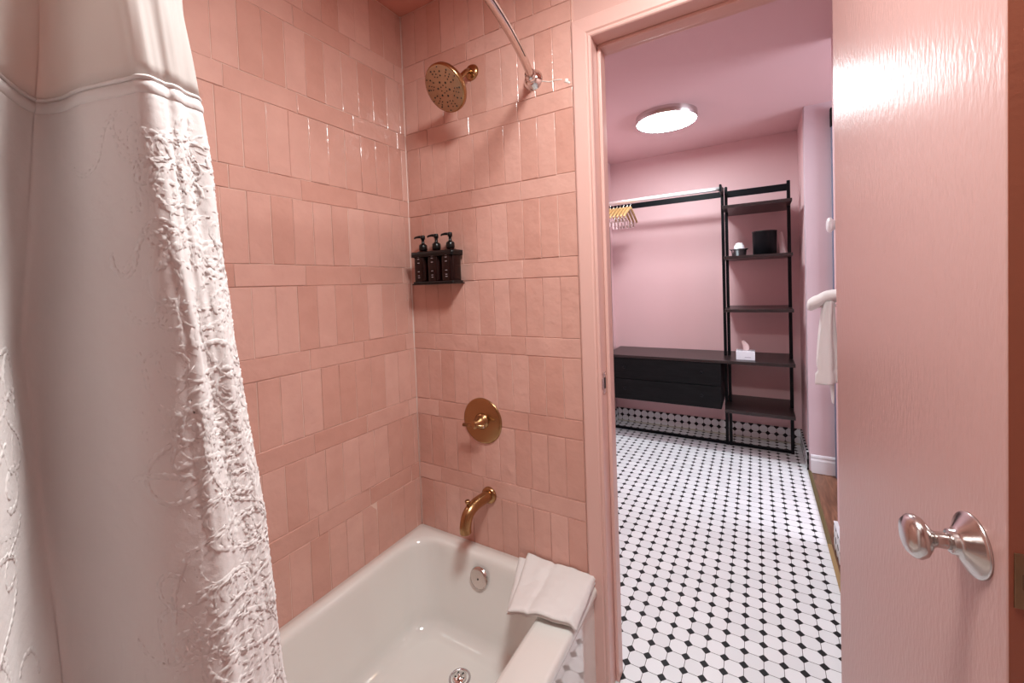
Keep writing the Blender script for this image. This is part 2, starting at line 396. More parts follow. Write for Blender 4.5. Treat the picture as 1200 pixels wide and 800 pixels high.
# ------------------------------------------------------------------ bathtub
def rrect(x0, x1, y0, y1, r, z, n=10):
    P = []
    for cx, cy, a0 in ((x1 - r, y1 - r, 0), (x0 + r, y1 - r, 90), (x0 + r, y0 + r, 180), (x1 - r, y0 + r, 270)):
        for k in range(n + 1):
            a = math.radians(a0 + 90 * k / n); P.append(V((cx + r * math.cos(a), cy + r * math.sin(a), z)))
    return P
ZR = .352
tub = empty('bathtub', (-.857, .5, 0))
tag(tub, 'glossy white bathtub set along the pink tiled wall', 'bathtub')
x0, x1, y0, y1 = XL + .001, -.468, -.258, YW - .0095
T = []
T.append(rrect(x0, x1 - .011, y0, y1, .006, ZR - .034))
T.append(rrect(x0, x1 - .002, y0, y1, .006, ZR - .034))
T.append(rrect(x0, x1, y0, y1, .006, ZR - .028)); T.append(rrect(x0, x1, y0, y1, .006, ZR - .012))
T.append(rrect(x0 + .001, x1 - .004, y0 + .001, y1 - .001, .008, ZR - .003)); T.append(rrect(x0 + .003, x1 - .013, y0 + .003, y1 - .003, .012, ZR))
ix0, ix1, iy0, iy1 = x0 + .045, -.582, -.195, YW - .062
T.append(rrect(ix0 - .008, ix1 + .010, iy0 - .01, iy1 + .008, .10, ZR + .001))
for t_, in_, dz in ((0, 0.0, -.002), (0, .006, -.008), (0, .010, -.018)):
    T.append(rrect(ix0 + in_, ix1 - in_, iy0 + in_, iy1 - in_, .105, ZR + dz))
for f in [i / 9 for i in range(1, 10)]:
    z = ZR - .018 - f * .205; s_ = f ** 1.15
    T.append(rrect(ix0 + .010 + .050 * s_, ix1 - .010 - .035 * s_, iy0 + .01 + .17 * s_, iy1 - .010 - .052 * s_, .105 + .01 * f, z))
bx0, bx1, by0, by1 = ix0 + .060, ix1 - .045, iy0 + .18, iy1 - .062
for a in (20, 40, 60, 80, 90):
    q = math.radians(a); rr = .062
    T.append(rrect(bx0 + rr * (1 - math.cos(q)), bx1 - rr * (1 - math.cos(q)), by0 + rr * (1 - math.cos(q)), by1 - rr * (1 - math.cos(q)), max(.05, .115 - rr * (1 - math.cos(q)) * .6), ZR - .223 - rr * math.sin(q)))
last = T[-1]; cx_ = sum(p.x for p in last) / len(last); cy_ = sum(p.y for p in last) / len(last)
for f in (.7, .4, .1):
    T.append([V((cx_ + (p.x - cx_) * f, cy_ + (p.y - cy_) * f, last[0].z - .006 * (1 - f))) for p in last])
tm = MB(); tm.loops(T, True, False, True); tm.build('basin', PORC, tub)
ap = MB(); ap.box(x1 - .024, x1 - .011, y0, y1 + .008, .0, ZR - .034)
ap.build('apron', PORC, tub, bevel=.003)
ZB = last[0].z - .004
ofc = V((-.892, iy1 - .026, .283)); on = V((0, -1, .12)).normalized()
om = MB(); om.lathe([(.0, .010), (.030, .010), (.035, .0085), (.0375, .005), (.038, 0)], ofc, on, 48)
oo = om.build('overflow_cover', SATIN, tub); sm_ = MB(); sm_.lathe([(0, .0115), (.003, .0112), (.0038, .0095)], ofc, on, 12); sm_.build('screw', RUBBER, oo)
om2 = MB(); om2.lathe([(.0375, .0055), (.0392, .003), (.0395, -.002)], ofc, on, 48); om2.build('rim', CHROME, oo)
dr = V((-.862, 1.005, ZB + .0015))
d1 = MB(); d1.lathe([(.036, -.002), (.036, .002), (.033, .004), (.029, .003), (.028, -.001), (0, -.002)], dr, (0, 0, 1), 48)
do = d1.build('drain', STEEL, tub)
d2 = MB(); d2.lathe([(.024, .002), (.024, .007), (.020, .009), (.006, .0095), (.005, .016), (0, .0165)], dr, (0, 0, 1), 40); d2.build('stopper', CHROME, do)
for k in range(5):
    a = k * 2 * math.pi / 5; c = dr + V((math.cos(a) * .014, math.sin(a) * .014, .0092))
    q = MB(); q.lathe([(0, .0006), (.003, .0006), (.0032, 0)], c, (0, 0, 1), 10); q.build('drain_hole', RUBBER, do)

# white folded towel over the corner of the tub ---------------------------------
tw = MB(); nu, nv = 46, 50
TCA = [V((-.752, 1.228)), V((-.472, 1.246)), V((-.460, 1.046)), V((-.672, 1.008))]
TCB = [V((-.724, 1.244)), V((-.472, 1.248)), V((-.456, 1.040)), V((-.664, 1.004))]   # back left, back right, front right, front left
def rim_z(x, y):
    """height of what the cloth lies on"""
    z = ZR + .004
    dx = max(0, (ix1 + .006) - x); dy = max(0, (iy1 + .004) - y)
    d = min(dx, dy) if (dx > 0 and dy > 0) else 0
    z -= .016 * min(1, d / .10) ** 1.3
    if x > x1 - .008: z -= (x - x1 + .008) * .9
    return z
def sheet(th, du=0, inset=0, sd=0, TC=None):
    out = []
    for i in range(nu + 1):
        row = []
        u = i / nu
        for k in range(nv + 1):
            v = k / nv
            uu = inset + u * (1 - 2 * inset); vv = inset + v * (1 - 2 * inset)
            p = TC[0].lerp(TC[1], uu).lerp(TC[3].lerp(TC[2], uu), vv)
            e = min(uu, 1 - uu, vv, 1 - vv); 
            nz = noise.noise(V((p.x * 14 + sd, p.y * 14, sd))) * .006 + noise.noise(V((p.x * 34, p.y * 34, sd + 3))) * .0022
            cr_ = .0045 * math.exp(-((u - .42 + .12 * v) / .035) ** 2)
            row.append(V((p.x + noise.noise(V((p.y * 20, sd, 1))) * .003, p.y + noise.noise(V((p.x * 20, sd, 7))) * .004, rim_z(p.x, p.y) + th + nz - cr_)))
        out.append(row)
    return out
def slab(m, z0, z1, du, sd, shift=V((0, 0, 0)), sc=1.0, TC=None):
    top = sheet(z1, sd=sd, TC=TC); bot = sheet(z0, sd=sd, TC=TC)
    c = V((-.59, 1.13, 0)); mid = (z0 + z1) / 2
    vs = []; rr = (z1 - z0) / 2
    L = []
    for i in range(nu + 1): pass
    # cross-section loops along u: top row then bottom row, with rounded edge points
    for i in range(nu + 1):
        ring = []
        edge = min(i, nu - i); f = 1.0 if edge > 2 else (0.25, .75, .93)[edge]
        for k in range(nv + 1):
            ek = min(k, nv - k); g = 1.0 if ek > 2 else (0.3, .75, .93)[ek]
            t, b_ = top[i][k], bot[i][k]; m_ = (t.z + b_.z) / 2; ring.append(V((t.x, t.y, m_ + (t.z - m_) * min(f, g))))
        for k in range(nv, -1, -1):
            ek = min(k, nv - k); g = 1.0 if ek > 2 else (0.3, .75, .93)[ek]
            t, b_ = top[i][k], bot[i][k]; m_ = (t.z + b_.z) / 2; ring.append(V((t.x, t.y, m_ - (m_ - b_.z) * min(f, g))))
        L.append([c + (p - c) * sc + shift for p in ring])
    m.loops(L, True, True, True)
slab(tw, .003, .016, 0, 2.0, V((0, 0, .003)), 1.0, TCA)
slab(tw, .015, .030, 0, 2.0, V((0, 0, .003)), 1.0, TCB)
# the loose under-layer that droops at the front right corner
dl = MB(); L = []
for i in range(25):
    u = i / 24; ring = []
    for k in range(13):
        v = k / 12
        x = -.60 + u * .150; y = 1.035 - .012 * math.sin(u * 3) - v * .020 * u
        z = rim_z(min(x, x1 - .01), y) + .010 - .010 * v * u + .003 * math.sin(u * 9) - (max(0, x - x1) * 1.2)
        ring.append(V((x, y, z)))
    L.append(ring)
tag(tw.build('towel', TOWEL, base=(-.59, 1.13, ZR)), 'folded white terry towel draped over the front corner of the bathtub rim', 'towel')

# ------------------------------------------------------------------ shower fittings
sh = empty('shower', (-.893, YW - .008, 2.136)); tag(sh, 'round brushed gold shower head on a bent arm, high on the tiled wall', 'shower head')
ec = V((-.893, YW - .0085, 2.138))
e_ = MB(); e_.lathe([(0, .014), (.017, .013), (.026, .008), (.029, .002), (.029, 0)], ec, (0, -1, 0), 40); e_.build('wall_flange', GOLD, sh)
hc = V((-.907, 1.103, 2.024))           # centre of the spray face
hn = V((-.10, -.78, -.62)).normalized(); back = hc - hn * .088
arm = crom([ec, V((-.892, 1.232, 2.136)), V((-.890, 1.205, 2.118)), back], 10)
a_ = MB(); a_.tube(arm, .0095, 20); a_.build('shower_arm', GOLD, sh)
b_ = MB(); b_.lathe([(0, -.006), (.013, -.004), (.0165, .004), (.0165, .010), (.013, .014), (.012, .020), (.019, .022), (.021, .026), (.021, .034), (.018, .040)], back, hn, 36); b_.build('ball_joint', GOLD, sh)
fdist = (hc - back).length
HR = .080
hd = MB(); hd.lathe([(.015, fdist - .052), (.030, fdist - .044), (.060, fdist - .032), (HR - .004, fdist - .024), (HR, fdist - .018), (HR, fdist - .006), (HR - .002, fdist - .002), (HR - .005, fdist - .001)], back, hn, 72)
hdo = hd.build('shower_head', GOLD, sh)
fc = MB(); fc.lathe([(HR - .005, fdist - .001), (HR - .0065, fdist + .0), (0, fdist + .0005)], back, hn, 72)
fco = fc.build('spray_face', GOLDF, hdo)
u_ = V((0, 0, 1)).cross(hn).normalized(); w_ = hn.cross(u_)
nproto = None
def nozzle(a, r, s_):
    global nproto
    p = back + hn * (fdist + .0004) + (u_ * math.cos(a) + w_ * math.sin(a)) * r
    q = MB(); q.lathe([(0, .0018), (s_ * .7, .0016), (s_, .0004), (s_, -.001)], p, hn, 12)
    q.build('nozzle', RUBBER, hdo)
for k in range(6):
    a = k * math.pi / 3 + .2
    nozzle(a, .012, .0022); nozzle(a + .5, .024, .0036)
    for r in (.040, .050, .060): nozzle(a + .38, r, .0021)
    for r in (.046, .057, .066): nozzle(a + .62, r, .0021 + (r > .06) * .0008)
    nozzle(a + .03, .056, .0028); nozzle(a + .05, .043, .0026); nozzle(a + .12, .070, .0024)

vl = empty('shower_valve', (-.905, YW - .008, .838)); tag(vl, 'round brushed gold shower valve plate with a lever, on the tiled wall', 'shower valve')
vc = V((-.906, YW - .0085, .838))
q = MB(); q.lathe([(0, .0065), (.080, .0065), (.0855, .005), (.087, .002), (.087, 0)], vc, (0, -1, 0), 80); q.build('valve_plate', GOLD, vl)
q = MB(); q.lathe([(.030, .0065), (.030, .011), (.024, .014), (.0215, .017), (.0205, .034), (.0150, .037), (.0150, .058), (.013, .060), (.0, .060)], vc, (0, -1, 0), 48); hub = q.build('valve_hub', GOLD, vl)
q = MB(); p0 = vc + V((-.004, -.052, -.004)); dd = V((-1, 0, -.05)).normalized()
q.tube([p0 - dd * .045, p0 + dd * .050], .0062, 20); lev = q.build('lever_handle', GOLD, vl)
q = MB(); q.tube([p0 - dd * .0452, p0 - dd * .0462], .0052, 16); q.build('end_cap', CHROME, lev)

spt = empty('tub_spout', (-.888, YW - .008, .556)); tag(spt, 'curved brushed gold tub spout low on the tiled wall above the tub', 'tub spout')
sc = V((-.888, YW - .0085, .556))
q = MB(); q.lathe([(0, .012), (.026, .012), (.0305, .009), (.031, .003), (.031, 0)], sc, (0, -1, 0), 44); q.build('wall_flange', GOLD, spt)
q = MB(); pts = crom([sc, sc + V((-.004, -.035, .001)), sc + V((-.010, -.085, -.002)), sc + V((-.014, -.118, -.020)), sc + V((-.016, -.132, -.055)), sc + V((-.016, -.133, -.078))], 9)
q.tube(pts, [.021] * 20 + [.021] * (len(pts) - 20), 32); q.build('spout_body', GOLD, spt)
q = MB(); q.lathe([(.006, -.002), (.006, .012), (.0085, .014), (.0085, .024), (.0, .025)], sc + V((-.014, -.112, .006)), (-.1, -.25, 1), 20); q.build('diverter_knob', GOLD, spt)

# curtain rod -----------------------------------------------------------------
rod = empty('curtain_rod', (-.640, YW - .008, 2.035)); tag(rod, 'bowed satin metal shower curtain rod fixed high on the tiled wall', 'curtain rod')
RP = []
for k in range(61):
    t = k / 60; y = YW - .020 - t * 1.48; x = -.640 + .52 * 1.0 * (t * (1 - t)) * 1.0
    x = -.640 + .50 * t * (1 - t); RP.append(V((x, y, 2.038)))
q = MB(); q.tube(RP, .0125, 20); rdo = q.build('rod', SATIN, rod)
for (c, ax) in ((V((-.640, YW - .0085, 2.038)), (0, -1, 0)), (V((-.640, -.26, 2.038)), (0, 1, 0))):
    q = MB(); q.lathe([(0, .022), (.020, .022), (.025, .018), (.030, .008), (.0345, .004), (.0355, 0)], c, ax, 40); fo = q.build('wall_flange', CHROME, rod)
q = MB(); d_ = (RP[3] - RP[0]).normalized(); q.tube([RP[0] - d_ * .004, RP[0] + d_ * .034], .0165, 24); q.tube([RP[0] + d_ * .030, RP[0] + d_ * .036], .018, 24); q.build('collar', CHROME, rod)
q = MB(); L = []
for p in RP[6:20]: L.append(p + V((.0105, .003, -.0072)))
q.tube(L, .0012, 6); q.build('seam', RUBBER, rdo)

# soap bottles and their holder -------------------------------------------------
bx = [-1.136, -1.067, -.998]; BY = 1.2135
rk = empty('bottle_holder', (-1.062, YW - .007, 1.365)); tag(rk, 'black wall holder gripping three dark pump bottles on the tiled wall', 'bottle holder')
q = MB(); q.box(-1.168, -.966, 1.178, 1.2515, 1.362, 1.3665); q.box(-1.15, -.990, 1.2475, 1.2515, 1.362, 1.486); q.build('back_plate', BLACKP, rk, bevel=.001)
q = MB()
def ringband(z0, z1, g=.004):
    L = []
    for z, gg in ((z0, 0), (z0, g), (z1, g), (z1, 0), (z0, 0)):
        L.append(rrect(-1.1685 - gg, -.9655 + gg, 1.1805 - gg, 1.2485 + 0 * gg, .012, z, 6))
    q.loops(L, True)
ringband(1.470, 1.489); q.build('top_band', BLACKP, rk)
q = MB(); ringband(1.3655, 1.374, .001); q.build('bottom_lip', BLACKP, rk)
def bottle():
    r = empty('soap_bottle', (bx[0], BY, 1.3672)); z0 = 1.3672
    q = MB(); L = []
    for z, rr in ((0, .026), (.003, .031), (.006, .032), (.112, .032), (.120, .029), (.126, .019), (.129, .0125), (.137, .0125)):
        L.append([V((bx[0] + rr * math.copysign(abs(math.cos(a)) ** .65, math.cos(a)), BY + rr * math.copysign(abs(math.sin(a)) ** .65, math.sin(a)), z0 + z)) for a in [2 * math.pi * k / 40 for k in range(40)]])
    q.loops(L, True, True, True); bb_ = q.build('bottle_body', AMBER, r)
    c = V((bx[0], BY, z0))
    q = MB(); q.lathe([(0, .130), (.0155, .130), (.0165, .133), (.0160, .150), (.0130, .154), (.0075, .157), (.0060, .160), (.0060, .176), (0, .176)], c, (0, 0, 1), 28); q.build('pump_collar', BLACKP, r)
    q = MB(); q.lathe([(0, .174), (.0085, .174), (.0090, .177), (.0090, .186), (.0070, .190), (0, .191)], c, (0, 0, 1), 24)
    q.tube([c + V((0, 0, .184)), c + V((-.018, -.006, .185)), c + V((-.030, -.011, .183)), c + V((-.034, -.012, .179))], [.006, .005, .0038, .003], 14); q.build('pump_head', BLACKP, r)
    # pale vertical lettering on the front, too small to read
    q = MB(); rnd = random.Random(3); fy = BY - .0324
    z = .104
    while z > .018:
        h = rnd.choice((.0035, .0045, .003)); wd = rnd.uniform(.007, .011)
        q = MB()
        if rnd.random() < .8: q.box(bx[0] - wd / 2 + .002, bx[0] + wd / 2 + .002, fy - .0004, fy + .001, z0 + z - .0022, z0 + z); q.build('lettering', PRINT, bb_)
        z -= h + .0045
    return r
B0 = bottle(); BL = ['dark pump bottle in the wall holder, nearest the room corner', 'dark pump bottle between the two others in the wall holder', 'dark pump bottle in the wall holder, nearest the doorway']
for i in range(3):
    o = B0 if i == 0 else copy_tree(B0)
    o.location = (bx[i], BY, 1.3672)
    tag(o, BL[i], 'soap bottle', 'pump bottles in the wall holder')

# ------------------------------------------------------------------ shower curtain
# plan of the folds, (x, y/-x) at several heights
LV = {
    2.00: [(-.50, -.36), (-.56, -.29), (-.49, -.22), (-.55, -.14), (-.49, -.04), (-.545, .04), (-.485, .105), (-.560, .180), (-.470, .285), (-.462, .345), (-.475, .388), (-.535, .37), (-.560, .33)],
    1.62: [(-.49, -.36), (-.57, -.29), (-.48, -.22), (-.57, -.14), (-.47, -.04), (-.570, .04), (-.465, .105), (-.575, .200), (-.462, .290), (-.452, .350), (-.468, .400), (-.540, .38), (-.585, .33)],
    1.31: [(-.48, -.38), (-.57, -.30), (-.47, -.22), (-.57, -.14), (-.46, -.05), (-.575, .04), (-.455, .110), (-.580, .158), (-.448, .335), (-.438, .405), (-.452, .455), (-.540, .42), (-.600, .36)],
    0.93: [(-.46, -.40), (-.56, -.32), (-.45, -.24), (-.56, -.16), (-.44, -.07), (-.56, .02), (-.440, .095), (-.565, .178), (-.436, .370), (-.428, .460), (-.440, .522), (-.445, .50), (-.452, .46)],
    0.42: [(-.452, -.43), (-.462, -.35), (-.44, -.25), (-.462, -.17), (-.43, -.08), (-.462, .02), (-.425, .090), (-.463, .185), (-.415, .390), (-.408, .500), (-.420, .590), (-.455, .57), (-.462, .53)],
    0.10: [(-.43, -.44), (-.465, -.35), (-.41, -.26), (-.465, -.17), (-.40, -.08), (-.462, .02), (-.400, .090), (-.464, .190), (-.392, .400), (-.386, .520), (-.400, .640), (-.455, .62), (-.462, .58)],
}
# below the rim the cloth hangs outside the tub
for k_ in (0.93,):
    pass
ZS = sorted(LV); NP = len(LV[2.00]); NS = 14
def plan(z):
    z = max(ZS[0], min(ZS[-1], z))
    for a, b in zip(ZS, ZS[1:]):
        if a <= z <= b: break
    t = (z - a) / (b - a)
    P = []
    for (xa, qa), (xb, qb) in zip(LV[a], LV[b]):
        x = xa + (xb - xa) * t; qq = qa + (qb - qa) * t; P.append(V((x, -x * qq, 0)))
    return crom(P, NS)
PC = {}
def surf(s, z):
    """s in 0..(NP-1)*NS (float)"""
    key = round(z, 4)
    if key not in PC: PC[key] = plan(z)
    P = PC[key]; i = min(int(s), len(P) - 2); f = s - i
    p = P[i].lerp(P[i + 1], f)
    tn = (P[i + 1] - P[i]).normalized(); nn = V((tn.y, -tn.x, 0))
    wv = noise.noise(V((s * .16, z * 5, 1.3))) * .006 + noise.noise(V((s * .4, z * 14, 8.3))) * .0018
    return p + nn * wv + V((0, 0, z)), nn
SM = (NP - 1) * NS
cur = empty('shower_curtain', (-.50, .1, 2.02)); tag(cur, 'white shower curtain with raised swirling ribbon work and a sheer top panel', 'shower curtain')
HEM = 1.535
def sheet_c(z0, z1, nz, off=0, th=.0012, s0=0, s1=SM):
    m = MB(); ns = int((s1 - s0) * 1.5)
    front = []; rear = []
    for k in range(nz + 1):
        z = z0 + (z1 - z0) * k / nz; fr = []; re = []
        for i in range(ns + 1):
            s = s0 + (s1 - s0) * i / ns; p, nn = surf(min(s, SM - .001), z)
            fr.append(p + nn * (off + th)); re.append(p + nn * off)
        front.append(fr + re[::-1])
    m.loops(front, True, True, True); return m
m = sheet_c(.10, HEM, 90)
# raised ruched ribbons on the cloth
rnd = random.Random(21)
seg = [0.0]
Pm = plan(1.2)
for i in range(1, len(Pm)): seg.append(seg[-1] + (Pm[i] - Pm[i - 1]).length)
def s_of(len_):
    len_ = max(0, min(seg[-1] - 1e-4, len_))
    lo, hi = 0, len(seg) - 1
    while hi - lo > 1:
        mid = (lo + hi) // 2
        if seg[mid] <= len_: lo = mid
        else: hi = mid
    return lo + (len_ - seg[lo]) / max(1e-9, seg[lo + 1] - seg[lo])
Lmin = seg[int(4.5 * NS)]
def ribbon(l0, z0, a0, curv, n, w, hgt):
    l, z, a = l0, z0, a0; L = []; st_ = .0022
    wob = rnd.uniform(0, 6)
    for k in range(n):
        if not (Lmin < l < seg[-1] - .01 and .55 < z < HEM - .02): break
        p, nn = surf(s_of(l), round(z, 3)); p2, _ = surf(min(SM - .002, s_of(l) + .05), round(z, 3))
        tn = (p2 - p).normalized(); up = V((0, 0, 1))
        dirr = tn * math.cos(a) + up * math.sin(a); side = nn.cross(dirr).normalized()
        tp = min(1, k / 3, (n - 1 - k) / 3) * .85 + .15
        ru = (.55 + .45 * math.sin(k * 1.9 + wob)); ww = w * tp * (1 + .12 * math.sin(k * 2.3)); hh = hgt * (.5 + .5 * ru)
        L.append([p - side * ww, p - side * ww * .72 + nn * hh * .85, p + nn * (hh * .55), p + side * ww * .72 + nn * hh * .85, p + side * ww])
        l += math.cos(a) * st_; z += math.sin(a) * st_; a += curv(k) * st_
    if len(L) > 6: m.loops(L, False, False, False)
cnt = 0
LA, LB_, LC_ = seg[int(8.0 * NS)], seg[int(11.3 * NS)], seg[int(6.6 * NS)]
for k in range(900):
    l0 = rnd.uniform(LA, LB_) if k % 4 else rnd.uniform(Lmin, LC_)
    z0 = rnd.uniform(.56, HEM - .03); a0 = rnd.uniform(0, 6.28)
    kind = rnd.random(); sg = rnd.choice((-1, 1))
    if kind < .35:
        c0 = rnd.uniform(30, 60) * sg; f = (lambda k, c0=c0: c0 * (1 + k / 45)); n = rnd.randint(30, 60)      # curl
    elif kind < .8:
        am = rnd.uniform(40, 95) * sg; pr = rnd.uniform(9, 18); f = (lambda k, am=am, pr=pr: am * math.sin(k / pr)); n = rnd.randint(35, 75)  # meander
    else:
        c0 = rnd.uniform(8, 22) * sg; f = (lambda k, c0=c0: c0); n = rnd.randint(20, 45)
    ribbon(l0, z0, a0, f, n, rnd.uniform(.0020, .0038), rnd.uniform(.0014, .0025))
m.build('curtain_cloth', CURT, cur)
m = sheet_c(HEM + .004, 2.02, 40, off=.0006, th=.0006); m.build('sheer_panel', SHEER, cur)
m = MB()
def band(z0, z1, off, puff):
    L = []
    for i in range(int(SM * 1.5) + 1):
        s = min(SM - .001, i / 1.5); ring = []
        for k in range(7):
            z = z0 + (z1 - z0) * k / 6; p, nn = surf(s, z); ring.append(p + nn * (off + puff * math.sin(math.pi * k / 6)))
        p, nn = surf(s, z1); ring.append(p - nn * .0005); p, nn = surf(s, z0); ring.append(p - nn * .0005); L.append(ring)
    m.loops(L, True, True, True)
band(HEM - .011, HEM - .001, .0013, .0013); band(HEM + .0005, HEM + .004, .0013, .0012)
m.build('hem_band', CURT, cur)

# ------------------------------------------------------------------ closet furniture
FY, PY, RY = 3.405, 3.645, 3.872
rack = empty('shelving_rack', (-.19, PY, 0)); tag(rack, 'black metal open rack with shelves and clothes rail, standing against the closet wall', 'shelving rack')
LX0, LX1, RX0, RX1 = -1.152, -.222, -.196, .215
for x in (LX0, LX1, RX0, RX1):
    top = 2.045 if x in (RX1,) else 2.035
    q = MB(); q.box(x - .011, x + .011, PY - .011, PY + .011, .0, top); q.build('post', BLACKM, rack, bevel=.002)
def shelf(x0, x1, z, th=.022, y0=FY, y1=RY, name='shelf', mat=DARKTOP):
    q = MB(); q.box(x0, x1, y0, y1, z - th, z); q.build(name, mat, rack, bevel=.0015)
for z in (1.878, 1.503, 1.108): shelf(-.208, .222, z)
shelf(-.22, .222, .352, .024)
shelf(-1.140, .226, .722, .022, name='top_board')
q = MB(); q.box(RX0 + .011, RX1 - .011, PY - .014, PY - .008, 1.970, 2.022); q.build('crossbar', BLACKM, rack, bevel=.001)
q = MB(); q.box(-1.18, LX1 - .011, PY - .014, PY - .008, 1.978, 2.024); q.build('crossbar', BLACKM, rack, bevel=.001)
q = MB(); q.box(LX0, RX1, PY - .012, PY + .012, .004, .024); q.build('base_bar', BLACKM, rack, bevel=.002)
q = MB(); q.tube([(-1.185, 3.47, 2.017), (LX1 - .002, 3.47, 2.017)], .016, 20); q.build('clothes_rail', simple('polished_rail', (.90, .87, .86), .42, .55), rack)
q = MB(); q.box(LX1 - .008, LX1 + .008, 3.445, PY, 1.992, 2.046); q.build('rail_bracket', BLACKM, rack, bevel=.002)
for x in (LX1, RX0): 
    q = MB(); q.lathe([(0, .030), (.006, .029), (.011, .022), (.011, .0)], (x, PY, 2.030), (0, 0, 1), 16); q.build('post_cap', BLACKM, rack)

cab = empty('drawer_cabinet', (-.68, 3.64, .345)); tag(cab, 'low black wooden cabinet with two wide drawers under the rack board', 'cabinet')
q = MB(); q.box(-1.112, -.244, FY + .022, RY - .002, .345, .699); q.build('cabinet_body', BLACKW, cab, bevel=.001)
for z0, z1 in ((.349, .520), (.526, .697)):
    q = MB(); q.box(-1.120, -.246, FY + .002, FY + .0215, z0, z1); d_o = q.build('drawer', BLACKW, cab, bevel=.0015)
    for kx in (-.97, -.378):
        q = MB(); q.lathe([(.005, 0), (.005, .010), (.011, .014), (.0125, .019), (.010, .023), (0, .024)], (kx, FY + .002, (z0 + z1) / 2 + .012), (0, -1, 0), 20); q.build('knob', BLACKM, d_o)

# hangers
def hanger():
    r = empty('clothes_hanger', (0, 3.47, 2.017)); o = V((0, 3.47, 2.017))
    q = MB(); pts = [o + V((0, .021 * math.sin(a), .021 * math.cos(a) - .001)) for a in [math.radians(-70 + 15 * k) for k in range(17)]]
    pts += [o + V((0, .010, -.030)), o + V((0, 0, -.036)), o + V((0, 0, -.062))]
    q.tube(pts, .0022, 8); q.build('hook', CHROME, r)
    q = MB(); L = []
    for k in range(21):
        t = -1 + k / 10; y = .205 * t; z = -.058 - .095 * abs(t) ** 1.25; wd = .011 - .003 * abs(t); hh = .016 * (1 - .35 * abs(t))
        L.append([o + V((wd * math.cos(a), y, z + hh * math.sin(a))) for a in [2 * math.pi * j / 12 for j in range(12)]])
    q.loops(L, True, True, True); q.build('wooden_shoulders', HANGW, r)
    q = MB(); q.tube([o + V((0, -.170, -.150)), o + V((0, -.170, -.180)), o + V((0, .170, -.180)), o + V((0, .170, -.150))], .0022, 8); qb = q.build('trouser_bar', CHROME, r)
    for s_ in (-1, 1):
        q = MB(); q.box(o.x - .009, o.x + .009, o.y + s_ * .10 - .014, o.y + s_ * .10 + .014, o.z - .215, o.z - .172); q.build('clip', CHROME, qb, bevel=.003)
    return r
H0 = hanger(); hx = [-1.078, -1.048, -1.018, -.989, -.960, -.932, -.904]; yw = [0] * 7
HL = ['wooden hanger on the clothes rail, nearest the left closet wall', 'wooden hanger turned away, second from the left closet wall', 'wooden hanger third from the left wall on the clothes rail',
      'pale wooden hanger in the middle of the seven', 'wooden hanger just right of the middle of the seven', 'wooden hanger second from the free end of the row', 'wooden hanger at the free right end of the row']
for i, x in enumerate(hx):
    o = H0 if i == 0 else copy_tree(H0)
    o.location = (x, 3.47, 2.017); o.rotation_euler = (0, 0, math.radians(yw[i])); tag(o, HL[i], 'hanger', 'wooden hangers on the clothes rail')

# things on the shelves
SZ = 1.5032
ib = empty('ice_bucket', (.058, 3.60, SZ)); tag(ib, 'tall black round bucket on the shelf beside a steel bowl', 'bucket')
q = MB(); q.lathe([(0, 0), (.074, 0), (.077, .004), (.080, .172), (.080, .176), (.076, .176), (.074, .010), (0, .008)], (.058, 3.60, SZ), (0, 0, 1), 48); q.build('bucket_body', BLACKM, ib)
q = MB(); q.lathe([(.0805, .170), (.0825, .172), (.0825, .179), (.0755, .179), (.0755, .172)], (.058, 3.60, SZ), (0, 0, 1), 48); q.build('rim', BLACKP, ib)
bw = empty('steel_bowl', (-.112, 3.60, SZ)); tag(bw, 'shiny steel bowl with a flared rim on the shelf', 'bowl')
q = MB(); q.lathe([(0, 0), (.042, 0), (.048, .004), (.052, .045), (.060, .052), (.066, .056), (.065, .058), (.050, .050), (.046, .008), (0, .006)], (-.112, 3.60, SZ), (0, 0, 1), 48); q.build('bowl_body', STEEL, bw)
cpx = empty('white_cup', (-.110, 3.60, SZ + .0075)); tag(cpx, 'white cup standing upside down in the steel bowl', 'cup')
q = MB(); q.lathe([(.036, 0), (.038, .002), (.036, .060), (.033, .078), (.026, .084), (.024, .093), (.018, .097), (0, .098)], (-.110, 3.60, SZ + .0075), (0, 0, 1), 36); q.build('cup_body', WHITEP, cpx)
bag = MB(); L = []
for k in range(15):
    t = k / 14; z = SZ + .0005 + .165 * t; ring = []
    for j_ in range(28):
        a = 2 * math.pi * j_ / 28; r = (.033 * (1 - .75 * t) + .003) * (1 + .22 * noise.noise(V((math.cos(a) * 2, math.sin(a) * 2, t * 4))) + .12 * math.sin(5 * a + 3 * t))
        ring.append(V((.172 + .8 * r * math.cos(a) - .010 * t, 3.62 + r * .8 * math.sin(a), z)))
    L.append(ring)
bag.loops(L, True, True, True)
tag(bag.build('plastic_bag', mat_cloth('pale_pink_plastic', (.78, .58, .58), .3, .3, sheer=.25), base=(.168, 3.62, SZ)), 'pale crumpled plastic bag standing at the right of the black bucket', 'plastic bag')
tb = empty('tissue_box', (-.080, 3.50, .7222)); tag(tb, 'small white tissue box with a tissue pulled up, on the black board', 'tissue box')
q = MB(); q.box(-.142, -.018, 3.475, 3.585, .7225, .787); q.build('box', PAPER, tb, bevel=.002)
q = MB(); L = []
for k in range(10):
    t = k / 9; z = .784 + .075 * t; wd = (.016 - .010 * t + .010 * math.sin(t * 3)) ; cx0 = -.080 + .006 * math.sin(t * 4) - .014 * t * t
    L.append([V((cx0 + wd * math.cos(a), 3.53 + .010 * math.sin(a) * (1 - .4 * t), z + .006 * math.sin(3 * a))) for a in [2 * math.pi * j_ / 18 for j_ in range(18)]])
q.loops(L, True, True, True); q.build('tissue', PINKT, tb)
